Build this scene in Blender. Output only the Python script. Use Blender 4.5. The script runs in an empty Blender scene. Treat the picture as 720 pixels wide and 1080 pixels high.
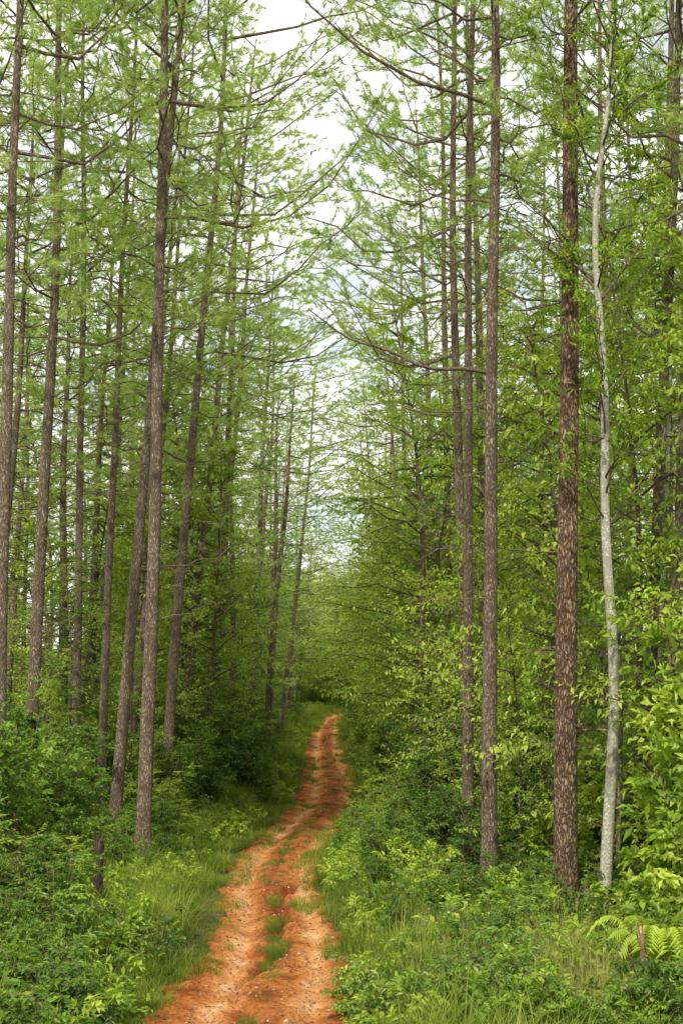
import bpy, math, random
import numpy as np
from mathutils import Matrix, Vector

rng = np.random.default_rng(7)
random.seed(7)
scene = bpy.context.scene
COL = scene.collection

# ------------------------------------------------------------------ helpers
def hash2(ix, iy, s):
    h = np.sin(ix*127.1 + iy*311.7 + s*74.7)*43758.5453
    return h - np.floor(h)
def vnoise(x, y, s=0.0):
    x = np.asarray(x, float); y = np.asarray(y, float)
    ix = np.floor(x); iy = np.floor(y); fx = x-ix; fy = y-iy
    fx = fx*fx*(3-2*fx); fy = fy*fy*(3-2*fy)
    a = hash2(ix,iy,s); b = hash2(ix+1,iy,s); c = hash2(ix,iy+1,s); d = hash2(ix+1,iy+1,s)
    return (a*(1-fx)+b*fx)*(1-fy)+(c*(1-fx)+d*fx)*fy
def fbm(x, y, s=0.0, o=4):
    v = 0; a = 0.5; t = 0
    for i in range(o):
        v = v + a*vnoise(x*2**i, y*2**i, s+i*3.1); t += a; a *= 0.5
    return v/t
def sstep(a, b, x):
    t = np.clip((np.asarray(x,float)-a)/(b-a), 0, 1); return t*t*(3-2*t)

RY = np.array([-30, 17.9, 20.5, 22.9, 25.2, 27.7, 31, 35, 39, 43, 47.8, 55, 75, 95, 115, 130, 145, 160, 180, 210])
RX = np.array([-1.1,-1.1,-1.0,-0.95,-1.15,-1.35,-1.52,-1.45,-1.15,-0.75,-0.42,-0.35,-0.75,-1.05,-1.1,-0.7, 1.0, 4.5, 12.0, 30.0])
def roadx(y):
    y = np.asarray(y, float); s = 0
    for o in (-2,-1,0,1,2): s = s + np.interp(y+o, RY, RX)
    return s/5
def base(y):
    y = np.asarray(y, float)
    return 2.7*sstep(13, 0, y) + 0.010*np.maximum(0, y-90) + 0.07*np.maximum(0, y-165)-0.08*np.maximum(0,y-260)
def nearw(y): return 0.42*sstep(22.5,18,y)-0.24*sstep(21.5,25,y)*(1-sstep(37,46,y))
def ground_z(x, y):
    x = np.asarray(x, float); y = np.asarray(y, float)
    u = x-roadx(y)
    z = base(y)
    z = z + 0.45*sstep(-2.2,-5.0,u) + 0.40*sstep(1.3,3.2,u)
    z = z + (fbm(x*0.8,y*0.8,2)-0.5)*0.28*sstep(1.3,2.4,np.abs(u))
    z = z + (fbm(x*0.06,y*0.06,5)-0.5)*2.5*sstep(8,40,np.abs(u))
    nr = nearw(y)
    z = z - 0.34*(1-sstep(0.93+nr,1.12+nr,np.abs(u)))
    return z

def make_mesh(name, parts, mats, smooth=True):
    vs=[]; loops=[]; starts=[]; tot=[]; mi=[]; tint=[]
    off=0; lo=0
    for v,f,m,t in parts:
        v=np.asarray(v,float); f=np.asarray(f,int)
        if len(v)==0: continue
        vs.append(v); k=f.shape[1]
        loops.append((f+off).ravel())
        starts.append(lo+np.arange(len(f))*k); tot.append(np.full(len(f),k))
        mi.append(np.full(len(f),m)); lo+=f.size; off+=len(v)
        tint.append(np.broadcast_to(np.asarray(t,float),(len(v),)))
    V=np.concatenate(vs).astype(np.float32); L=np.concatenate(loops).astype(np.int32)
    S=np.concatenate(starts).astype(np.int32); T=np.concatenate(tot).astype(np.int32)
    M=np.concatenate(mi).astype(np.int32); TT=np.concatenate(tint).astype(np.float32)
    me=bpy.data.meshes.new(name)
    me.vertices.add(len(V)); me.vertices.foreach_set('co',V.ravel())
    me.loops.add(len(L)); me.loops.foreach_set('vertex_index',L)
    me.polygons.add(len(S)); me.polygons.foreach_set('loop_start',S); me.polygons.foreach_set('loop_total',T)
    me.polygons.foreach_set('material_index',M)
    me.polygons.foreach_set('use_smooth',np.full(len(S),smooth))
    a=me.attributes.new('tint','FLOAT','POINT'); a.data.foreach_set('value',TT)
    for m in mats: me.materials.append(m)
    me.update(calc_edges=True); me.validate()
    return me

def norm(v):
    v=np.asarray(v,float); return v/np.maximum(np.linalg.norm(v,axis=-1,keepdims=True),1e-9)

def tube(P, R, sides=6):
    P=np.asarray(P,float); R=np.asarray(R,float); n=len(P)
    T=norm(np.gradient(P,axis=0))
    ref=np.array([1.0,0,0]) if abs(T[0][0])<0.8 else np.array([0,1.0,0])
    A=norm(np.cross(T,ref)); B=np.cross(T,A)
    th=np.linspace(0,2*np.pi,sides,endpoint=False)
    V=P[:,None,:]+R[:,None,None]*(np.cos(th)[None,:,None]*A[:,None,:]+np.sin(th)[None,:,None]*B[:,None,:])
    V=V.reshape(-1,3)
    F=[]
    for i in range(n-1):
        a=i*sides+np.arange(sides); b=i*sides+(np.arange(sides)+1)%sides
        F.append(np.stack([a,b,b+sides,a+sides],1))
    return V,np.concatenate(F)

def needles(P, D, n, L, w, r, spread=0.75):
    m=len(P); P=np.repeat(P,n,0); D0=np.repeat(D,n,0)
    d=norm(D0+r.normal(0,spread,(m*n,3))*0.8)
    d[:,2]+=0.05; d=norm(d)
    s=norm(np.cross(d,r.normal(0,1,(m*n,3))))
    l=L*r.uniform(0.6,1.15,(m*n,1))
    p=P-D0*r.uniform(0,0.16,(m*n,1))
    tip=p+d*l; tip[:,2]-=0.10*l[:,0]
    V=np.stack([p-s*w*0.5,p+s*w*0.5,tip],1).reshape(-1,3)
    F=np.arange(m*n*3).reshape(-1,3)
    t=np.repeat(np.repeat(r.uniform(0,1,m),n),3)
    return V,F,t

def leaves(P, D, N, L, W, r, fold=0.15):
    m=len(P)
    D=norm(D); N=norm(N-D*np.sum(N*D,1,keepdims=True)); S=np.cross(D,N)
    l=(L*r.uniform(0.6,1.2,(m,1))); w=(W*r.uniform(0.7,1.2,(m,1)))
    a=P
    le=P+D*l*0.42+S*w*0.5+N*fold*w; ri=P+D*l*0.42-S*w*0.5+N*fold*w
    tip=P+D*l-N*l*0.18
    V=np.stack([a,le,tip,ri],1).reshape(-1,3)
    b=np.arange(m)[:,None]*4
    F=np.concatenate([b+np.array([0,2,1]),b+np.array([0,3,2])])
    return V,F

# ------------------------------------------------------------------ materials
def nodes_of(name):
    m=bpy.data.materials.new(name); m.use_nodes=True
    nt=m.node_tree; nt.nodes.clear()
    return m,nt,nt.nodes,nt.links
def ramp(N, stops):
    r=N.new('ShaderNodeValToRGB'); e=r.color_ramp.elements
    while len(e)<len(stops): e.new(0.5)
    for i,(p,c) in enumerate(stops): e[i].position=p; e[i].color=(*c,1)
    return r

def leaf_material(name, stops, transl=0.45, rough=0.45, spec=0.35, tcol=(1.25,1.3,0.6), nscale=1.2):
    m,nt,N,L=nodes_of(name)
    at=N.new('ShaderNodeAttribute'); at.attribute_name='tint'
    oi=N.new('ShaderNodeObjectInfo')
    geo=N.new('ShaderNodeNewGeometry')
    nz=N.new('ShaderNodeTexNoise'); nz.inputs['Scale'].default_value=nscale; nz.inputs['Detail'].default_value=0
    L.new(geo.outputs['Position'],nz.inputs['Vector'])
    def mth(op,a,b):
        x=N.new('ShaderNodeMath'); x.operation=op
        for i,q in enumerate((a,b)):
            if isinstance(q,(int,float)): x.inputs[i].default_value=q
            else: L.new(q,x.inputs[i])
        return x.outputs[0]
    s=mth('ADD',mth('MULTIPLY',at.outputs['Fac'],0.5),mth('MULTIPLY',oi.outputs['Random'],0.25))
    s=mth('ADD',s,mth('MULTIPLY',mth('SUBTRACT',nz.outputs['Fac'],0.32),0.7))
    r=ramp(N,stops); L.new(s,r.inputs['Fac'])
    if spec>0:
        bs=N.new('ShaderNodeBsdfPrincipled'); bs.inputs['Roughness'].default_value=rough
        bs.inputs['Specular IOR Level'].default_value=spec
        L.new(r.outputs['Color'],bs.inputs['Base Color'])
    else:
        bs=N.new('ShaderNodeBsdfDiffuse'); L.new(r.outputs['Color'],bs.inputs['Color'])
    tr=N.new('ShaderNodeBsdfTranslucent')
    mx=N.new('ShaderNodeMix'); mx.data_type='RGBA'; mx.blend_type='MULTIPLY'; mx.inputs['Factor'].default_value=1
    L.new(r.outputs['Color'],mx.inputs['A']); mx.inputs['B'].default_value=(*tcol,1)
    L.new(mx.outputs['Result'],tr.inputs['Color'])
    ms=N.new('ShaderNodeMixShader'); ms.inputs['Fac'].default_value=transl
    L.new(bs.outputs[0],ms.inputs[1]); L.new(tr.outputs[0],ms.inputs[2])
    o=N.new('ShaderNodeOutputMaterial'); L.new(ms.outputs[0],o.inputs['Surface'])
    return m

def bark_material(name, c1, c2, c3, sx=9, sz=2.2, bump=0.6):
    m,nt,N,L=nodes_of(name)
    tc=N.new('ShaderNodeTexCoord'); mp=N.new('ShaderNodeMapping'); mp.inputs['Scale'].default_value=(sx,sx,sz)
    L.new(tc.outputs['Object'],mp.inputs['Vector'])
    nz0=N.new('ShaderNodeTexNoise'); nz0.inputs['Scale'].default_value=1.2; nz0.inputs['Detail'].default_value=5
    L.new(mp.outputs[0],nz0.inputs['Vector'])
    ad=N.new('ShaderNodeMix'); ad.data_type='RGBA'; ad.blend_type='LINEAR_LIGHT'; ad.inputs['Factor'].default_value=0.9
    L.new(mp.outputs[0],ad.inputs['A']); L.new(nz0.outputs['Color'],ad.inputs['B'])
    vo=N.new('ShaderNodeTexVoronoi'); vo.feature='DISTANCE_TO_EDGE'; vo.inputs['Scale'].default_value=1.6
    L.new(ad.outputs['Result'],vo.inputs['Vector'])
    vr=ramp(N,[(0.0,(0,0,0)),(0.3,(1,1,1))]); L.new(vo.outputs['Distance'],vr.inputs['Fac'])
    nz=N.new('ShaderNodeTexNoise'); nz.inputs['Scale'].default_value=2.5; nz.inputs['Detail'].default_value=7; nz.inputs['Roughness'].default_value=0.7
    L.new(tc.outputs['Object'],nz.inputs['Vector'])
    cr=ramp(N,[(0.38,c2),(0.60,c3)]); L.new(nz.outputs['Fac'],cr.inputs['Fac'])
    mx=N.new('ShaderNodeMix'); mx.data_type='RGBA'; L.new(vr.outputs['Color'],mx.inputs['Factor'])
    mx.inputs['A'].default_value=(*c1,1); L.new(cr.outputs['Color'],mx.inputs['B'])
    bs=N.new('ShaderNodeBsdfPrincipled'); bs.inputs['Roughness'].default_value=0.9; bs.inputs['Specular IOR Level'].default_value=0.15
    L.new(mx.outputs['Result'],bs.inputs['Base Color'])
    bp=N.new('ShaderNodeBump'); bp.inputs['Strength'].default_value=bump; bp.inputs['Distance'].default_value=0.02
    L.new(vr.outputs['Color'],bp.inputs['Height']); L.new(bp.outputs[0],bs.inputs['Normal'])
    o=N.new('ShaderNodeOutputMaterial'); L.new(bs.outputs[0],o.inputs['Surface'])
    return m

M_BARK=bark_material('pine_bark',(0.08,0.058,0.04),(0.23,0.165,0.11),(0.43,0.345,0.25),sx=18,sz=5,bump=0.9)
M_BARK_R=bark_material('pine_bark_red',(0.045,0.028,0.017),(0.19,0.112,0.064),(0.39,0.27,0.175),sx=13,sz=4,bump=1.0)
M_PALE=bark_material('pale_bark',(0.24,0.23,0.17),(0.34,0.33,0.25),(0.55,0.54,0.46),sx=9,sz=12,bump=0.2)
M_TWIG=bark_material('twig_bark',(0.07,0.05,0.035),(0.13,0.095,0.065),(0.24,0.185,0.13),sx=12,sz=4,bump=0.2)
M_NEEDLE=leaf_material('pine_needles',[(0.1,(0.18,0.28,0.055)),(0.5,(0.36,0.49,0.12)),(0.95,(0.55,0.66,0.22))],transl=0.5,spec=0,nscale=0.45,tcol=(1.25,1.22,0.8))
M_NEEDLE_HAZE=leaf_material('pine_needles_haze',[(0.1,(0.26,0.37,0.11)),(0.5,(0.43,0.55,0.19)),(0.95,(0.56,0.67,0.29))],transl=0.5,spec=0,nscale=0.3,tcol=(1.2,1.2,0.85))  # far pines: mid-distance haze painted in as paler needle colour
M_LEAF=leaf_material('broad_leaves',[(0.1,(0.03,0.08,0.012)),(0.5,(0.12,0.23,0.026)),(0.95,(0.34,0.46,0.055))],nscale=0.7)
M_LEAF2=leaf_material('bright_leaves',[(0.1,(0.09,0.18,0.016)),(0.5,(0.31,0.43,0.045)),(0.95,(0.55,0.63,0.10))],nscale=0.9)
M_GRASS=leaf_material('grass_blades',[(0.1,(0.07,0.13,0.016)),(0.5,(0.18,0.25,0.04)),(0.95,(0.36,0.39,0.09))],nscale=0.8,spec=0)
M_DRY=leaf_material('dry_grass_blades',[(0.1,(0.2,0.22,0.06)),(0.5,(0.38,0.36,0.13)),(0.95,(0.55,0.47,0.22))],nscale=0.8,spec=0)

# ------------------------------------------------------------------ pine generator (crown heavier towards local +X, the lit side)
def build_pine(seed, H=25.0, r0=0.2, cs=0.45, cr=3.3, nb=44, bark=None, tw=10, nn=22, dead=14, wobble=0.18, nw=0.016, sp=0.17, asym=0.45, mat=None, spread=0.62, br=1.0):
    r=np.random.default_rng(seed)
    parts=[]
    t=np.linspace(0,1,18)
    ph=r.uniform(0,6.28,4)
    cx=wobble*(np.sin(t*5+ph[0])-np.sin(ph[0]))*t**0.5+0.05*np.sin(t*17+ph[2])*t
    cy=wobble*(np.sin(t*4+ph[1])-np.sin(ph[1]))*t**0.5+0.05*np.sin(t*15+ph[3])*t
    P=np.stack([cx,cy,t*H-0.3],1)
    R=r0*(1-0.82*t**1.05)*(1+0.3*np.exp(-t*H/0.5)); R[-1]=0.01
    parts.append((*tube(P,R,12),0,0.5))
    def tp(z): 
        q=z/H; return np.array([np.interp(q,t,cx),np.interp(q,t,cy),z-0.3]), np.interp(q,t,R)
    TP=[];TD=[]
    def branch(z,az,L,up,alive,rad):
        p0,tr=tp(z)
        n=7; s=np.linspace(0,1,n)
        d=np.array([math.cos(az),math.sin(az),0]); sd=np.array([-d[1],d[0],0])
        droop=r.uniform(-0.05,0.35); k=r.normal(0,0.22)
        zz=up*s - droop*np.sin(s*np.pi)*0.5 + (0.12 if alive else -0.05)*s**2
        pts=p0+L*(s[:,None]*d)+L*zz[:,None]*np.array([0,0,1])+L*(k*np.sin(s*2.5))[:,None]*sd
        pts[1:]+=r.normal(0,0.035*L if L<3 else 0.11,(n-1,3))
        parts.append((*tube(pts,rad*(1-0.85*s)+0.003,5),1,0.5))
        if not alive:
            for j in range(r.integers(1,6)):
                q=r.uniform(0.3,0.95); b=pts[int(q*(n-1))]
                dd=norm(d+sd*r.choice([-1,1])*r.uniform(0.4,1.2)+np.array([0,0,r.uniform(-0.3,0.4)]))
                l=r.uniform(0.2,0.5)*L
                pp=b+np.linspace(0,1,4)[:,None]*dd*l; pp[1:]+=r.normal(0,0.03,(3,3))
                parts.append((*tube(pp,np.linspace(rad*0.4,0.003,4),4),1,0.5))
            return
        for j in range(tw):
            q=0.28+0.72*(j+r.uniform(0,1))/tw
            b=np.array([np.interp(q,s,pts[:,i]) for i in range(3)])
            side=(-1)**j
            dd=norm(d*r.uniform(0.2,1.0)+sd*side*r.uniform(0.4,1.3)+np.array([0,0,r.uniform(-0.2,0.6)]))
            l=(0.30+0.42*(1-q))*min(L,3.2)*r.uniform(0.5,1.25)
            if q>0.93: dd=norm(d+np.array([0,0,0.3])); l=0.4
            pp=b+np.linspace(0,1,3)[:,None]*dd*l
            parts.append((*tube(pp,np.linspace(0.007,0.003,3)*br,3),1,0.5))
            nt=max(2,int(l*0.65/sp))
            for c in range(nt):
                e1=1-0.6*c/nt
                TP.append(b+e1*dd*l+r.normal(0,0.04,3)); TD.append(norm(dd+np.array([0,0,0.2])+r.normal(0,0.25,3)))
    ga=r.uniform(0,6.28)
    for i in range(nb):
        q=(i+r.uniform(0,1))/nb
        z=H*(cs+(0.985-cs)*q**0.95)
        prof=(min(1,0.5+q*2.0))*(1-q**5*0.5)
        ga+=2.4+r.normal(0,0.4)
        L=cr*prof*r.uniform(0.4,1.3)*(1+asym*math.cos(ga))
        branch(z,ga,L,r.uniform(-0.12,0.45)+0.2*q,True,(0.008+0.005*L)*br)
    for i in range(dead):
        z=H*r.uniform(0.16,cs+0.15)
        branch(z,r.uniform(0,6.28),r.uniform(0.4,1.0)*cr*(0.3+0.7*z/H/cs),r.uniform(-0.1,0.4),False,0.010)
    V,F,tt=needles(np.array(TP),np.array(TD),nn,0.25,nw,r,spread)
    parts.append((V,F,2,tt))
    return make_mesh('pine_tree_mesh',parts,[bark or M_BARK,M_TWIG,mat or M_NEEDLE])

PINES=[build_pine(11+i,cs=c,cr=w,nb=n,dead=dd,wobble=wb) for i,(c,w,n,dd,wb) in enumerate([
    (0.42,4.0,40,18,0.16),(0.48,4.4,38,22,0.12),(0.38,3.8,42,14,0.24),(0.48,4.4,36,22,0.15),(0.42,4.1,40,18,0.3),(0.34,3.6,44,12,0.12)])]
PINE_R=build_pine(77,cs=0.50,cr=3.7,nb=34,dead=24,bark=M_BARK_R,wobble=0.07)
FAR=[build_pine(50+i,cs=c,cr=w,nb=38,tw=7,nn=10,dead=6,nw=0.042,sp=0.22,mat=M_NEEDLE_HAZE,br=0.8) for i,(c,w) in enumerate([(0.30,4.0),(0.36,4.2),(0.2,3.8)])]

# ------------------------------------------------------------------ broadleaf generator
def build_broad(seed,H,R,nst,nbr,ntw,nlf,LL,LW,mat,bark,r0=0.03,low=0.15,single=False,pin=False):
    r=np.random.default_rng(seed); parts=[]; P=[];D=[];Nn=[];T=[]
    for s_ in range(nst):
        az=r.uniform(0,6.28); out=(0.08 if single else r.uniform(0.1,0.75))*R
        hh=H*(1 if single else r.uniform(0.55,1.0))
        s=np.linspace(0,1,8)
        kk=r.normal(0,0.05*H,(2,)); 
        pts=np.stack([math.cos(az)*out*s**0.8+kk[0]*np.sin(s*5)*s,math.sin(az)*out*s**0.8+kk[1]*np.sin(s*4)*s,hh*s-0.15],1)
        parts.append((*tube(pts,r0*(1-0.85*s)+0.003,6 if single else 4),0,0.5))
        for b in range(nbr):
            q=low+(1-low)*(b+r.uniform(0,1))/nbr
            p0=np.array([np.interp(q,s,pts[:,i]) for i in range(3)])
            a=r.uniform(0,6.28) ; d=norm(np.array([math.cos(a),math.sin(a),r.uniform(-0.05,0.7)]))
            L=R*(0.95 if single else 0.6)*r.uniform(0.35,1.1)*(1-0.55*max(0,q-0.4)/0.6)
            e=np.linspace(0,1,5); bp=p0+e[:,None]*d*L+r.normal(0,0.04*L,(5,3))*e[:,None]-np.array([0,0,1])*(0.18*L*e**2)[:,None]
            parts.append((*tube(bp,np.linspace(r0*0.35,0.003,5),3),0,0.5))
            tb=r.uniform(0,1)
            for w in range(ntw):
                f=0.25+0.75*(w+r.uniform(0,1))/ntw
                tpn=np.array([np.interp(f,e,bp[:,i]) for i in range(3)])
                td=norm(d*0.8+r.normal(0,0.6,3)); td[2]*=0.5; td=norm(td)
                tl=L*r.uniform(0.2,0.45)+0.12
                parts.append((*tube(tpn+np.linspace(0,1,3)[:,None]*td*tl,[0.004,0.003,0.002],3),0,0.5))
                g=(np.arange(nlf)+r.uniform(0,1,nlf))/nlf
                sd=norm(np.cross(td,[0,0,1.0])); sg=np.where(np.arange(nlf)%2==0,1,-1)[:,None]
                pp=tpn+g[:,None]*td*tl
                dd=norm(td*0.5+sg*sd*(0.9 if pin else 0.7)+r.normal(0,0.10 if pin else 0.4,(nlf,3))+np.array([0,0,-0.15]))
                P.append(pp);D.append(dd);Nn.append(np.array([0,0,1.0])+r.normal(0,0.15 if pin else 0.45,(nlf,3)))
                T.append(np.repeat(np.clip(tb*0.6+0.4*r.uniform(0,1,nlf),0,1),4))
    V,F=leaves(np.concatenate(P),np.concatenate(D),np.concatenate(Nn),LL,LW,r)
    parts.append((V,F,1,np.concatenate(T)))
    return make_mesh('broadleaf_mesh',parts,[bark,mat],smooth=False)

SHRUBS=[build_broad(101,2.2,1.5,8,10,5,10,0.12,0.055,M_LEAF,M_TWIG),
        build_broad(102,2.8,1.6,8,12,5,9,0.10,0.05,M_LEAF,M_TWIG),
        build_broad(103,1.8,1.4,8,9,5,10,0.14,0.065,M_LEAF2,M_TWIG),
        build_broad(104,2.4,1.5,7,10,6,14,0.09,0.025,M_LEAF2,M_TWIG,pin=True),
        build_broad(105,3.2,1.7,7,13,5,9,0.13,0.075,M_LEAF,M_TWIG)]
UTREES=[build_broad(201,7.5,2.3,1,60,7,12,0.12,0.06,M_LEAF2,M_TWIG,r0=0.06,single=True,low=0.15),
        build_broad(202,8.5,2.6,1,64,7,12,0.11,0.055,M_LEAF2,M_TWIG,r0=0.07,single=True,low=0.2),
        build_broad(203,6.0,2.2,1,52,7,12,0.11,0.055,M_LEAF2,M_TWIG,r0=0.05,single=True,low=0.1),
        build_broad(204,7.0,2.4,1,56,7,18,0.10,0.028,M_LEAF,M_TWIG,r0=0.05,single=True,low=0.15,pin=True)]
HERBS=[build_broad(301,0.55,0.5,9,4,3,7,0.09,0.05,M_LEAF2,M_TWIG,r0=0.006),
       build_broad(302,0.8,0.6,9,5,3,8,0.08,0.035,M_LEAF,M_TWIG,r0=0.007),
       build_broad(303,0.7,0.6,8,4,3,9,0.12,0.05,M_LEAF2,M_TWIG,r0=0.006)]
BIGLEAF=build_broad(401,3.6,1.4,7,11,4,8,0.18,0.09,M_LEAF2,M_TWIG,r0=0.03)

# ------------------------------------------------------------------ grass patches
def build_grass(seed,rad,n,h,w,mat,lean=0.5,heads=False):
    r=np.random.default_rng(seed)
    nc=max(3,n//14); cc=rad*np.sqrt(r.uniform(0,1,nc)); ca=r.uniform(0,6.28,nc)
    k=r.integers(0,nc,n)
    x=cc[k]*np.cos(ca[k])+r.normal(0,0.05,n); y=cc[k]*np.sin(ca[k])+r.normal(0,0.05,n)
    hc=r.uniform(0.6,1.2,nc)[k]
    H=h*hc*r.uniform(0.6,1.15,n); a=r.uniform(0,6.28,n); ln=lean*r.uniform(0.2,1.2,n)
    d=np.stack([np.cos(a),np.sin(a)],1); s=np.stack([-d[:,1],d[:,0]],1)
    V=[]
    for l in [0,0.35,0.7,1.0]:
        out=ln*H*l**2; zz=H*(l-0.35*ln*l**2)-0.03
        c=np.stack([x+d[:,0]*out,y+d[:,1]*out,zz],1)
        ww=w*(1-l)**0.6
        o=np.concatenate([s*ww*0.5,np.zeros((n,1))],1)
        if l<1: V+= [c-o,c+o]
        else: V.append(c)
    V=np.stack(V,1).reshape(-1,3); b=np.arange(n)[:,None]*7
    F4=np.concatenate([b+np.array([0,1,3,2]),b+np.array([2,3,5,4])]); F3=b+np.array([4,5,6])
    t=np.repeat(np.clip(r.uniform(0,1,nc)[k]*0.6+0.4*r.uniform(0,1,n),0,1),7)
    parts=[(V,F4,0,t),(V,F3,0,t)]
    if heads:
        m=n//8; tips=V.reshape(n,7,3)[:m,6]
        V2,F2,t2=needles(tips,np.tile([0,0,1.0],(m,1)),14,0.13,0.005,r,0.35)
        parts.append((V2,F2,0,t2))
    return make_mesh('grass_mesh',parts,[mat])
G_SHORT=[build_grass(500+i,0.7,400,0.18,0.008,M_GRASS,0.7) for i in range(3)]
G_TALL=[build_grass(510+i,0.6,300,0.9,0.014,M_GRASS,0.85) for i in range(3)]
G_MID=[build_grass(520+i,0.7,340,0.42,0.011,M_GRASS,0.8) for i in range(3)]
G_DRY=[build_grass(530+i,0.5,130,0.85,0.006,M_DRY,0.55,True) for i in range(2)]

# ------------------------------------------------------------------ ground
def grid_obj(name,X,Y,Z,mat,uv=None):
    ny,nx=X.shape
    V=np.stack([X,Y,Z],2).reshape(-1,3)
    i=np.arange(ny-1)[:,None]*nx+np.arange(nx-1)[None,:]
    F=np.stack([i,i+1,i+nx+1,i+nx],2).reshape(-1,4)
    me=make_mesh(name,[(V,F,0,0.5)],[mat])
    if uv is not None:
        l=me.uv_layers.new(name='uv'); idx=F.ravel()
        l.data.foreach_set('uv',uv.reshape(-1,2)[idx].astype(np.float32).ravel())
    o=bpy.data.objects.new(name,me); COL.objects.link(o); return o

m,nt,N,L=nodes_of('forest_floor')
geo=N.new('ShaderNodeNewGeometry')
nz=N.new('ShaderNodeTexNoise'); nz.inputs['Scale'].default_value=2.4; nz.inputs['Detail'].default_value=12; nz.inputs['Roughness'].default_value=0.8
L.new(geo.outputs['Position'],nz.inputs['Vector'])
cr=ramp(N,[(0.36,(0.02,0.025,0.01)),(0.48,(0.06,0.08,0.02)),(0.56,(0.12,0.085,0.04)),(0.66,(0.24,0.12,0.055))]); L.new(nz.outputs['Fac'],cr.inputs['Fac'])
bs=N.new('ShaderNodeBsdfPrincipled'); bs.inputs['Roughness'].default_value=1.0; bs.inputs['Specular IOR Level'].default_value=0.0; L.new(cr.outputs[0],bs.inputs['Base Color'])
nb=N.new('ShaderNodeTexNoise'); nb.inputs['Scale'].default_value=14; nb.inputs['Detail'].default_value=5; L.new(geo.outputs['Position'],nb.inputs['Vector'])
bp=N.new('ShaderNodeBump'); bp.inputs['Distance'].default_value=0.06; L.new(nb.outputs['Fac'],bp.inputs['Height']); L.new(bp.outputs[0],bs.inputs['Normal'])
o=N.new('ShaderNodeOutputMaterial'); L.new(bs.outputs[0],o.inputs['Surface']); M_GROUND=m

xs=np.concatenate([[-900,-500,-300,-180,-110,-75],np.arange(-50,-10,2.0),np.arange(-10,-5,0.5),np.arange(-5,4,0.10),np.arange(4,10,0.5),np.arange(10,52,2.0),[75,110,180,300,500,900]])
ys=np.concatenate([[-300,-100,-40,-20,-10,-5],np.arange(-3,14,0.5),np.arange(14,60,0.22),np.arange(60,130,0.6),np.arange(130,300,2.0),[320,350,400,500,700,1000,1500]])
X,Y=np.meshgrid(xs,ys)
X=X+(roadx(Y)+1.0)*(np.abs(X)<60)*1.0
grid_obj('ground',X,Y,ground_z(X,Y),M_GROUND)

# road
def road_profile(u,y):
    nr=nearw(y)
    wl=1.2+nr+0.6*(fbm(y*0.35,0*y,21)-0.5)+0.4*(fbm(y*1.8,0*y,22)-0.5)+0.12*(vnoise(y*6,0*y,24)-0.5)
    wr=1.2+nr+0.6*(fbm(y*0.35,0*y,31)-0.5)+0.4*(fbm(y*1.8,0*y,32)-0.5)+0.12*(vnoise(y*6,0*y,34)-0.5)
    w=np.maximum(np.where(u<0,wl,wr),1.0+nr)
    h=0.03-0.26*sstep(-0.04,0.13,np.abs(u)-w)
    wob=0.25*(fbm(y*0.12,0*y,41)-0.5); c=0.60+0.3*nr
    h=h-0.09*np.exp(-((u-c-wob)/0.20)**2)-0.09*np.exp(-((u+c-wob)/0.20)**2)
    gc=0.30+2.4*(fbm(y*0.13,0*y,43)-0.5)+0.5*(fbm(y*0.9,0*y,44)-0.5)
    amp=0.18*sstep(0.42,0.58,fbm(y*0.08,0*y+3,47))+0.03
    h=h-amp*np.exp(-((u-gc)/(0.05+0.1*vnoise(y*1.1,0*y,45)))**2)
    gc2=-0.3+2.0*(fbm(y*0.2,0*y,63)-0.5)+0.4*(fbm(y*1.1,0*y,64)-0.5)
    h=h-0.12*vnoise(y*0.5,0*y,66)*np.exp(-((u-gc2)/0.06)**2)
    h=h+(fbm(u*2.2,y*0.9,51)-0.5)*0.08+(fbm(u*6,y*4,52)-0.5)*0.06+(fbm(u*16,y*12,53)-0.5)*0.035
    return h
us=np.arange(-2.1,2.11,0.035)
yy=[3.0]
while yy[-1]<190: yy.append(yy[-1]+max(0.045,0.0024*yy[-1]))
yy=np.array(yy); U,Yr=np.meshgrid(us,yy); Xr=U+roadx(Yr); RP=road_profile(U,Yr); Zr=base(Yr)+RP
m,nt,N,L=nodes_of('red_clay_road')
uvn=N.new('ShaderNodeUVMap'); uvn.uv_map='uv'; sp=N.new('ShaderNodeSeparateXYZ'); L.new(uvn.outputs[0],sp.inputs[0])
geo=N.new('ShaderNodeNewGeometry')
def mth(op,a,b=0.0):
    x=N.new('ShaderNodeMath'); x.operation=op
    for i,q in enumerate((a,b)):
        if isinstance(q,(int,float)): x.inputs[i].default_value=q
        else: L.new(q,x.inputs[i])
    return x.outputs[0]
n1=N.new('ShaderNodeTexNoise'); n1.inputs['Scale'].default_value=1.3; n1.inputs['Detail'].default_value=10; n1.inputs['Roughness'].default_value=0.75; L.new(geo.outputs['Position'],n1.inputs['Vector'])
au=mth('ABSOLUTE',sp.outputs['X']); tr=mth('SUBTRACT',au,0.6); tr=mth('MULTIPLY',tr,tr); tr=mth('MULTIPLY',tr,-14.0); tr=mth('EXPONENT',tr)
f=mth('ADD',mth('MULTIPLY',tr,0.48),mth('MULTIPLY',n1.outputs['Fac'],1.8)); f=mth('SUBTRACT',f,0.64)
cr=ramp(N,[(0.10,(0.17,0.048,0.013)),(0.36,(0.34,0.115,0.032)),(0.62,(0.48,0.205,0.068)),(0.95,(0.60,0.36,0.18))]); L.new(f,cr.inputs['Fac'])
at=N.new('ShaderNodeAttribute'); at.attribute_name='tint'
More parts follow.
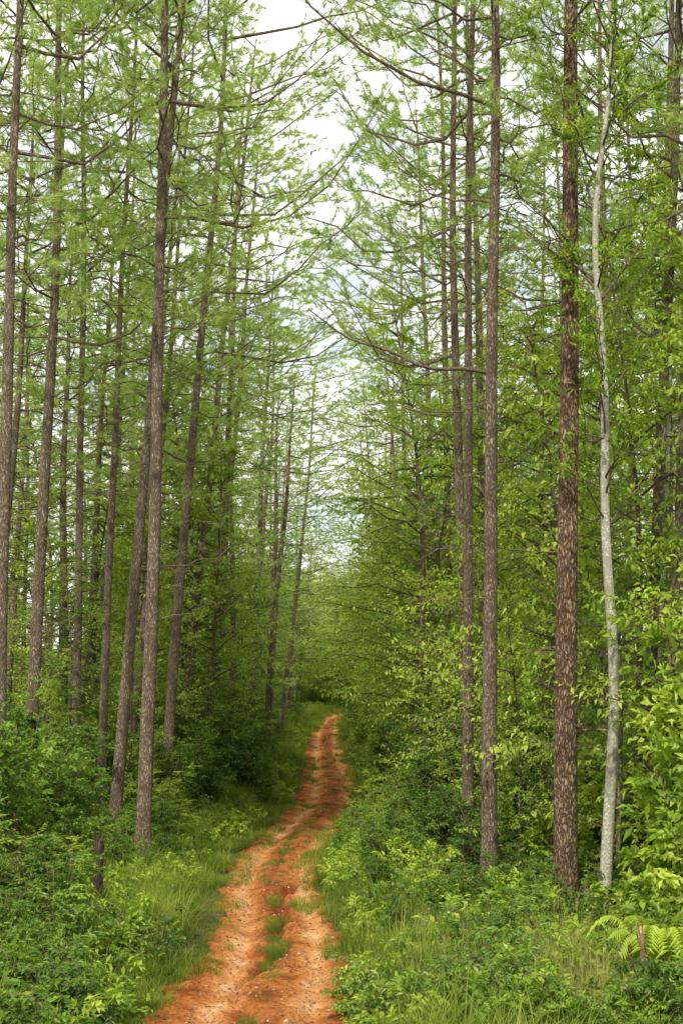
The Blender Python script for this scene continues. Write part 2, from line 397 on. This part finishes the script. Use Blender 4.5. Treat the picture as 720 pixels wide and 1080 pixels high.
mxd=N.new('ShaderNodeMix'); mxd.data_type='RGBA'; L.new(at.outputs['Fac'],mxd.inputs['Factor']); L.new(cr.outputs[0],mxd.inputs['A']); mxd.inputs['B'].default_value=(0.24,0.055,0.015,1)
n2=N.new('ShaderNodeTexNoise'); n2.inputs['Scale'].default_value=20; n2.inputs['Detail'].default_value=5; n2.inputs['Roughness'].default_value=0.75; L.new(geo.outputs['Position'],n2.inputs['Vector'])
r2=ramp(N,[(0.36,(0.25,0.24,0.22)),(0.50,(1,1,1)),(0.62,(1.0,1.0,1.0)),(0.72,(1.35,1.4,1.4))]); L.new(n2.outputs['Fac'],r2.inputs['Fac'])
mx=N.new('ShaderNodeMix'); mx.data_type='RGBA'; mx.blend_type='MULTIPLY'; mx.inputs['Factor'].default_value=0.9
L.new(mxd.outputs['Result'],mx.inputs['A']); L.new(r2.outputs[0],mx.inputs['B'])
bs=N.new('ShaderNodeBsdfPrincipled'); bs.inputs['Roughness'].default_value=0.9; bs.inputs['Specular IOR Level'].default_value=0.05
L.new(mx.outputs['Result'],bs.inputs['Base Color'])
bp=N.new('ShaderNodeBump'); bp.inputs['Distance'].default_value=0.04; bp.inputs['Strength'].default_value=0.9; L.new(n2.outputs['Fac'],bp.inputs['Height']); L.new(bp.outputs[0],bs.inputs['Normal'])
o=N.new('ShaderNodeOutputMaterial'); L.new(bs.outputs[0],o.inputs['Surface']); M_ROAD=m
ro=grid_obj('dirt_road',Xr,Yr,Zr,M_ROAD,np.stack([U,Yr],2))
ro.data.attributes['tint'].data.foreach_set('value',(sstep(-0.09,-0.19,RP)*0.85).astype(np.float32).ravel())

# ------------------------------------------------------------------ placement
def place(mesh,name,x,y,s=1.0,sxy=None,rot=None,lean=(0,0),parent=None,dz=0.0):
    o=bpy.data.objects.new(name,mesh); COL.objects.link(o)
    rot=rng.uniform(0,6.28) if rot is None else rot
    z=float(ground_z(x,y))+dz
    sxy=s if sxy is None else sxy
    o.matrix_world=Matrix.Translation((x,y,z))@Matrix.Rotation(lean[0],4,'Y')@Matrix.Rotation(-lean[1],4,'X')@Matrix.Rotation(rot,4,'Z')@Matrix.Diagonal((sxy,sxy,s,1))
    if parent: o.parent=parent
    return o
def group(name):
    e=bpy.data.objects.new(name,None); COL.objects.link(e); return e

near=[(-4.35,31,0.036,0,1.12,0.85),(-5.4,33.5,0.088,1,1.06,0.78),(-7.7,35,0.022,2,1.12,0.88),(-6.75,28,0.014,4,1.08,0.75),
      (-7.3,39,0.012,3,1.05,0.66),(-5.1,41,0.06,4,1.15,0.85),(-5.9,51,0.11,1,1.1,0.9),(-5.2,57,0.055,0,1.15,0.95),
      (-10.2,46,0.06,3,1.05,0.75),(-9.3,52,0.07,2,1.05,0.75),(-7.0,47,0.075,5,1.05,0.7),(-11.5,44,0.04,1,1.1,0.85),(-6.3,64,0.09,3,1.15,1.0),
      (-4.9,75,0.06,1,1.05,1.05),(-5.5,83,0.05,4,1.05,1.05),(-4.7,92,0.04,0,1.0,1.0),(-8.5,31,0.055,3,1.05,0.66),(-6.2,36.5,0.04,5,1.0,0.6),(-6.6,43.5,0.09,2,1.0,0.62),
      (2.65,25.5,-0.004,1,1.0,0.74),(2.95,33,-0.012,2,1.05,0.68),(2.6,29.5,0.012,3,1.0,0.62),(3.9,38,-0.02,5,1.05,0.75),
      (3.7,46,-0.03,0,1.1,0.85),(5.7,27,0.03,4,1.0,0.65),(5.3,23.5,0.04,5,0.95,0.58),(7.4,32,0.0,2,1.0,0.75),(3.8,57,-0.035,1,1.1,0.92),(3.7,68,-0.03,3,1.05,0.95)]
for x,y,l,mi_,hs,gs in near:
    place(PINES[mi_],'pine_tree',x,y,hs,gs,lean=(l,rng.normal(0,0.012)),rot=rng.normal(0 if x<0 else math.pi,0.5))
place(PINE_R,'pine_tree',3.58,22.8,1.0,1.0,rot=0.4,lean=(0.0,0.0))

forest=group('distant_pine_forest')
taken=[(a[0],a[1]) for a in near]+[(3.58,22.8)]
def free(x,y,d):
    return all((x-a)**2+(y-b)**2>d*d for a,b in taken)
cnt=0
for side in (-1,1):
    y=38.0
    while y<235:
        offs=[3.5,7.8,12.5,18,25,33] if y<120 else [4.5,10,17]
        for k,off in enumerate(offs):
            off=off+(0.8 if side>0 and k==0 else 0)
            yq=y+rng.uniform(-2.8,2.8)
            x=float(roadx(yq))+side*(off+rng.uniform(-0.6,1.6))
            if y>=135 and k==0: x=-1.0+side*(3.2+rng.uniform(-0.7,1.5))
            if abs(x)>0.27*yq+4: continue
            if not free(x,yq,2.0): continue
            if yq<60 and off<5: continue
            if abs(x-float(roadx(yq)))<2.5: continue
            if rng.uniform()<0.10 and k>0: continue
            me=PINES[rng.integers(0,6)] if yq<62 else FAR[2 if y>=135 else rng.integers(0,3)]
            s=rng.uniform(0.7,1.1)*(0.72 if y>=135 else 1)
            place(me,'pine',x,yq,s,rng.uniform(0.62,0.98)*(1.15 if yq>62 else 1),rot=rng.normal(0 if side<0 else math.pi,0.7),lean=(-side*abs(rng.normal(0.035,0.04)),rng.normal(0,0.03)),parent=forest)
            taken.append((x,yq)); cnt+=1
        y+=5.8 if y<120 else 8
print('pines',cnt)

def build_pale():
    r=np.random.default_rng(5); parts=[]
    s=np.linspace(0,1,22); H=15
    px=0.16*np.sin(s*7)+0.0*s-0.10*np.sin(s*19)*s; py=0.15*np.sin(s*6+1)
    P=np.stack([px-px[0],py-py[0],s*H-0.2],1); R=0.105*(1-0.75*s); R[0]*=1.25
    parts.append((*tube(P,R,12),0,0.5))
    LP=[];LD=[];T=[]
    for i in range(38):
        q=r.uniform(0.42,1.0); p0=np.array([np.interp(q,s,P[:,k]) for k in range(3)])
        a=r.uniform(0,6.28); d=norm(np.array([math.cos(a),math.sin(a),r.uniform(0.5,1.5)]))
        Lb=r.uniform(0.8,2.2); e=np.linspace(0,1,6)
        bpz=p0+e[:,None]*d*Lb+r.normal(0,0.07,(6,3))*e[:,None]
        parts.append((*tube(bpz,np.linspace(0.02,0.004,6),5),1,0.5))
        for j in range(11):
            f=r.uniform(0.3,1); b=bpz[0]+(bpz[-1]-bpz[0])*f; td=norm(d+r.normal(0,0.7,3)); tl=r.uniform(0.25,0.6)
            parts.append((*tube(b+np.linspace(0,1,3)[:,None]*td*tl,[0.006,0.004,0.002],3),1,0.5))
            n=14; LP.append(b+r.uniform(0,1,(n,1))*td*tl); LD.append(norm(td+r.normal(0,0.7,(n,3)))); T.append(np.repeat(r.uniform(0,1,n),4))
    LP=np.concatenate(LP); V,F=leaves(LP,np.concatenate(LD),np.array([0,0,1.0])+r.normal(0,0.4,LP.shape),0.10,0.045,r)
    parts.append((V,F,2,np.concatenate(T)))
    return make_mesh('pale_tree_mesh',parts,[M_PALE,M_TWIG,M_LEAF2],smooth=True)
PALE=build_pale()
place(PALE,'pale_barked_tree',4.1,22.4,1.0,1.0,rot=0.2)
place(PALE,'pale_barked_tree',6.6,29.5,1.05,0.7,rot=2.2)

near_ut=[(5.7,21.8,0,1.5),(7.0,24.0,1,1.7),(5.4,26,2,2.1),(4.3,29,1,1.4),(3.7,37,2,1.9),(4.6,33,3,1.8),(7.4,27,0,1.9),(3.2,43,3,1.6),
         (3.5,50,1,1.6),(5.4,40,0,1.9),(3.2,60,2,2.0),(3.0,72,1,1.6),(8.4,30,1,1.9),(5.2,47,1,1.8),(3.0,84,2,2.0),(5.8,56,1,2.0),(3.1,31.5,2,1.2),(4.8,24.6,2,1.3),(3.4,27.2,0,0.75),(2.7,38,2,1.1),(2.6,47,0,1.0),(6.2,36,0,1.9),
         (-7.6,28.5,0,0.6),(-6.4,30.5,2,0.65),(-7.2,37,3,1.05),(-6.3,45,0,1.25),(-5.9,54,1,1.15),(-5.6,63,2,1.7),(-5.9,72,1,1.5),(-8.8,42,0,1.35),(-9.6,34,1,1.0),(-8.6,56,2,1.9),(-7.4,66,1,1.7),(-5.4,86,0,1.7),(-8.3,49,1,1.4),(-5.6,38,2,0.8)]
for x,y,k,s in near_ut: place(UTREES[k],'understory_tree',x,y,s,s*rng.uniform(0.66,0.8))
ug=group('forest_undergrowth')
y=19.0; c2=0
while y<200:
    st=1.7 if y<60 else (2.9 if y<120 else 5)
    for side in (-1,1):
        offs=[3.2,4.7,6.6,9.3,12.5] if side<0 else [2.4,3.7,5.2,7.4,10.5]
        for k,off in enumerate(offs):
            yq=y+rng.uniform(-0.8,0.8)
            x=float(roadx(yq))+side*(off+rng.uniform(-0.3,0.7)*(1+k*0.5))
            if abs(x)>0.27*yq+3: continue
            s=rng.uniform(0.55,0.9) if k==0 else rng.uniform(0.8,1.3)
            if side<0 and y<36: s*=(0.7 if k==0 else 0.95)
            if side>0 and y<36 and k<2: s*=0.6
            if side>0 and y<26 and k<3: s*=0.55
            if side>0 and yq<22.5 and x<4.3: continue
            mi_=rng.integers(0,5)
            if side<0 and y<40: mi_=[0,1,4,1,3][mi_]
            place(SHRUBS[mi_],'shrub',x,yq,s,s*rng.uniform(0.9,1.15),parent=ug); c2+=1
            if k>=1 and y>38 and rng.uniform()<0.42:
                s=rng.uniform(0.8,1.9)
                place(UTREES[rng.integers(0,4)],'sapling',x+rng.uniform(-1,1),yq+1,s,s*0.8,parent=ug)
    y+=st
for i in range(130):
    yq=rng.uniform(140,205); x=rng.uniform(-14,9)
    if abs(x-float(roadx(yq)))<3 : continue
    s=rng.uniform(0.9,2.1); place(UTREES[rng.integers(0,3)],'sapling',x,yq,s,s,parent=ug)
print('shrubs',c2)
for x,y,s in [(4.9,19.6,0.95),(5.2,20.8,1.3),(6.0,21.8,1.6),(-6.1,24.5,0.45)]:
    place(BIGLEAF,'broad_leaved_shrub',x,y,s,s*0.9)
hb=group('verge_herbs')
for i in range(700):
    yq=16+ (rng.uniform()**1.5)*95
    side=rng.choice([-1,1])
    u=side*(rng.uniform(1.8,4.6) if side<0 else rng.uniform(1.5,3.2))
    x=float(roadx(yq))+u; s=rng.uniform(0.6,1.3)
    if (x-3.95)**2+(yq-17.3)**2<0.8: continue
    place(HERBS[rng.integers(0,3)],'herb',x,yq,s,parent=hb)
for i in range(190):
    x,yq=rng.uniform(1.4,6.0),rng.uniform(15.6,24.5)
    if (x-3.95)**2+(yq-17.3)**2<0.6: continue
    place(HERBS[rng.integers(0,3)],'herb',x,yq,rng.uniform(0.6,1.4),parent=hb)
for i in range(110):
    place(HERBS[1 if rng.uniform()<0.7 else 2],'herb',rng.uniform(-6.5,-3.2),rng.uniform(16,25),rng.uniform(0.8,1.6),parent=hb)

vg=group('verge_grass')
for i in range(1350):
    yq=14+(rng.uniform()**1.6)*135
    side=rng.choice([-1,1])
    u=side*(1.28+ rng.uniform()*(2.6 if side<0 else 1.7)+float(nearw(yq)))
    a=abs(u)-float(nearw(yq))
    if side<0: ms=G_SHORT if a<1.8 else (G_MID if a<2.4 or rng.uniform()<0.6 else G_TALL)
    else: ms=G_SHORT if a<1.7 else (G_MID if rng.uniform()<0.85 else G_TALL)
    x=float(roadx(yq))+u; s=rng.uniform(0.6,1.15)*(1+yq/220)
    place(ms[rng.integers(0,3)],'grass_patch',x,yq,s,parent=vg)
for i in range(130):
    side=rng.choice([-1,1]); yq=rng.uniform(15,21); u=side*(1.3+float(nearw(yq))+rng.uniform(0,1.3))
    place((G_SHORT+G_MID)[rng.integers(0,5)],'grass_patch',float(roadx(yq))+u,yq,rng.uniform(0.7,1.1),parent=vg)
for i in range(90):
    x=rng.uniform(2.2,5.8); yq=rng.uniform(15,21)
    place((G_MID+G_SHORT)[rng.integers(0,6)],'grass_patch',x,yq,rng.uniform(0.7,1.1),parent=vg)
for i in range(40):
    yq=rng.uniform(16,21); x=rng.uniform(0.9,3.4)
    place(G_DRY[rng.integers(0,2)],'dry_grass_patch',x,yq,rng.uniform(0.6,1.1),parent=vg)
    if i<14: place(G_DRY[rng.integers(0,2)],'dry_grass_patch',rng.uniform(-5.2,-3.6),rng.uniform(17,19),rng.uniform(0.5,0.8),parent=vg)
for i in range(16):
    place(G_TALL[rng.integers(0,3)],'grass_patch',rng.uniform(-4.3,-3.0),rng.uniform(22,27),rng.uniform(0.8,1.2),parent=vg)
for yc,n in [(18.5,3),(20.5,6),(22,9),(24,11),(25.5,7),(28,5),(31,6),(34,7),(36,10),(39,12),(42,8),(47,8),(54,10),(62,8),(70,6),(80,6)]:
    for i in range(n):
        yq=yc+rng.normal(0,0.8); xq=float(roadx(yq))+rng.normal(-0.02,0.10)
        place(G_SHORT[rng.integers(0,3)],'grass_patch',xq,yq,0.85*rng.uniform(0.5,1.1),0.22,parent=vg,dz=0.35)

def build_dead():
    r=np.random.default_rng(3)
    s=np.linspace(0,1,14)
    P=np.stack([-3.2*s,0.3*np.sin(s*3),0.05+0.35*s+0.75*s**2+0.05*np.sin(s*14)],1)
    parts=[(*tube(P,0.036*(1-0.8*s)+0.004,6),0,0.5)]
    for i in range(12):
        q=r.uniform(0.25,0.95); b=np.array([np.interp(q,s,P[:,k]) for k in range(3)])
        d=norm([-0.8,r.uniform(-1,1),r.uniform(-0.3,0.7)]); l=r.uniform(0.3,0.9)
        pp=b+np.linspace(0,1,5)[:,None]*d*l; pp[1:]+=r.normal(0,0.03,(4,3))
        parts.append((*tube(pp,np.linspace(0.011,0.003,5),4),0,0.5))
    return make_mesh('dead_branch_mesh',parts,[M_TWIG])
o=bpy.data.objects.new('dead_branch',build_dead()); COL.objects.link(o); o.location=(2.62,25.45,9.75)

def build_stump(h,r0,seed,mat,tilt=0.0):
    r=np.random.default_rng(seed); s=np.linspace(0,1,8)
    P=np.stack([tilt*s*h,0.03*np.sin(s*5),s*h-0.15],1)
    V,F=tube(P,r0*(1.15-0.25*s+0.3*np.exp(-s*8)),12)
    V[-12:,2]+=r.uniform(-0.10,0.14,12)
    n=len(V); cap=np.array([[tilt*h,0,h-0.22]]); V=np.concatenate([V,cap])
    a=n-12+np.arange(12); b=n-12+(np.arange(12)+1)%12
    return make_mesh('stump_mesh',[(V,F,0,0.5),(V,np.stack([a,b,np.full(12,n)],1),0,0.5)],[mat])
M_DARK=bark_material('weathered_wood',(0.03,0.02,0.014),(0.08,0.05,0.035),(0.14,0.10,0.07),sx=14,sz=1.5)
o=bpy.data.objects.new('broken_stump',build_stump(1.6,0.09,1,M_DARK,0.06)); COL.objects.link(o); o.location=(-4.2,24.2,float(ground_z(-4.2,24.2)))
M_CUT=bark_material('cut_wood',(0.15,0.09,0.05),(0.3,0.19,0.11),(0.42,0.29,0.18),sx=10,sz=2)
o=bpy.data.objects.new('cut_pole',build_stump(1.1,0.04,2,M_CUT,-0.14)); COL.objects.link(o); o.location=(3.7,17.0,float(ground_z(3.7,17.0)))

def build_fern():
    r=np.random.default_rng(9); parts=[];P=[];D=[];Nn=[]
    for i in range(15):
        a=i*2.4; L=r.uniform(0.8,1.2); s=np.linspace(0,1,30)
        d=np.array([math.cos(a),math.sin(a),0]); pts=s[:,None]*d*L*0.75+np.array([0,0,1])*(L*(1.35*s-0.95*s**2.2))[:,None]
        parts.append((*tube(pts,0.008*(1-s*0.8),4),0,0.5))
        sd=np.array([-d[1],d[0],0])
        for sg in (-1,1):
            P.append(pts[4:]); D.append(norm(sd*sg+d*0.45+np.array([0,0,-0.1]))*np.ones((26,1))); Nn.append(np.tile([0,0,1.0],(26,1)))
    P=np.concatenate(P); V,F=leaves(P,np.concatenate(D),np.concatenate(Nn),0.22,0.04,r)
    parts.append((V,F,1,np.full(len(V),0.5)))
    return make_mesh('fern_mesh',parts,[M_TWIG,M_LEAF2])
FERN=build_fern()
place(FERN,'fern',3.95,17.7,1.7,0.95); place(FERN,'fern',4.7,18.8,1.2,1.0); place(FERN,'fern',2.6,20.5,0.8,0.7)

r=np.random.default_rng(2)
oct_=np.array([[1,0,0],[-1,0,0],[0,1,0],[0,-1,0],[0,0,1],[0,0,-1]],float)
of=np.array([[0,2,4],[2,1,4],[1,3,4],[3,0,4],[2,0,5],[1,2,5],[3,1,5],[0,3,5]])
n=1400; yq=15+r.uniform(0,1,n)**1.6*60; uq=r.normal(0,0.7,n).clip(-0.9,0.9); s=r.uniform(0.006,0.035,n)
zz=base(yq)+road_profile(uq,yq)
V=(oct_[None]*s[:,None,None]*r.uniform(0.6,1.3,(n,6,1)))+np.stack([uq+roadx(yq),yq,zz],1)[:,None,:]
F=(of[None]+np.arange(n)[:,None,None]*6).reshape(-1,3)
M_PEB=bark_material('pebble',(0.2,0.09,0.05),(0.35,0.2,0.13),(0.42,0.32,0.24),sx=3,sz=3)
o=bpy.data.objects.new('road_pebbles',make_mesh('pebbles',[(V.reshape(-1,3),F,0,0.5)],[M_PEB],False)); COL.objects.link(o)
n=1600; yq=15+r.uniform(0,1,n)**1.5*50; uq=r.choice([-1,1],n)*np.abs(r.normal(0.75,0.35,n)).clip(0,1.25); zz=base(yq)+road_profile(uq,yq)+0.012
P_=np.stack([uq+roadx(yq),yq,zz],1); ok=zz-base(yq)>-0.12; P_=P_[ok]; n=len(P_)
V,F=leaves(P_,np.stack([r.normal(0,1,n),r.normal(0,1,n),r.normal(0,0.1,n)],1),np.array([0,0,1.0])+r.normal(0,0.2,(n,3)),0.09,0.035,r)
M_LIT=leaf_material('leaf_litter',[(0.1,(0.10,0.05,0.025)),(0.6,(0.22,0.12,0.06)),(0.95,(0.30,0.22,0.10))],transl=0.1,spec=0)
o=bpy.data.objects.new('leaf_litter',make_mesh('litter',[(V,F,0,np.repeat(r.uniform(0,1,n),4))],[M_LIT],False)); COL.objects.link(o)

# ------------------------------------------------------------------ world, sun, camera
SE,SR=math.radians(52),math.radians(198)
w=bpy.data.worlds.new('World'); scene.world=w; w.use_nodes=True; nt=w.node_tree; N=nt.nodes; L=nt.links; N.clear()
sky=N.new('ShaderNodeTexSky'); sky.sky_type='NISHITA'; sky.sun_disc=False; sky.sun_elevation=SE; sky.sun_rotation=SR
b1=N.new('ShaderNodeBackground'); b1.inputs['Strength'].default_value=0.15; L.new(sky.outputs[0],b1.inputs['Color'])
tc=N.new('ShaderNodeTexCoord'); mp=N.new('ShaderNodeMapping'); mp.inputs['Scale'].default_value=(1,1,1.6); mp.inputs['Location'].default_value=(0.3,0.2,0.55); L.new(tc.outputs['Generated'],mp.inputs['Vector'])
cn=N.new('ShaderNodeTexNoise'); cn.inputs['Scale'].default_value=9; cn.inputs['Detail'].default_value=8; cn.inputs['Roughness'].default_value=0.6; L.new(mp.outputs[0],cn.inputs['Vector'])
cr=ramp(N,[(0.38,(0.45,0.45,0.45)),(0.54,(1,1,1))]); L.new(cn.outputs['Fac'],cr.inputs['Fac'])
b2=N.new('ShaderNodeBackground'); b2.inputs['Color'].default_value=(0.99,0.99,0.98,1); b2.inputs['Strength'].default_value=1.6
ms=N.new('ShaderNodeMixShader'); L.new(cr.outputs[0],ms.inputs['Fac']); L.new(b1.outputs[0],ms.inputs[1]); L.new(b2.outputs[0],ms.inputs[2])
o=N.new('ShaderNodeOutputWorld'); L.new(ms.outputs[0],o.inputs['Surface'])

sd=bpy.data.lights.new('sun','SUN'); sd.energy=5.0; sd.angle=math.radians(1.5); sd.color=(1.0,0.95,0.80)
so=bpy.data.objects.new('sun',sd); COL.objects.link(so)
dirv=Vector((math.sin(SR)*math.cos(SE),math.cos(SR)*math.cos(SE),math.sin(SE)))
so.rotation_euler=dirv.to_track_quat('Z','Y').to_euler()

cam=bpy.data.cameras.new('camera'); co=bpy.data.objects.new('camera',cam); COL.objects.link(co)
cam.sensor_fit='VERTICAL'; cam.sensor_height=24; cam.lens=24*1500/1080; cam.shift_y=172/1080
cam.clip_end=3000; co.location=(0,0,4.4); co.rotation_euler=(math.radians(90),0,0)
scene.camera=co
scene.view_settings.view_transform='Standard'; scene.view_settings.look='None'; scene.view_settings.exposure=0
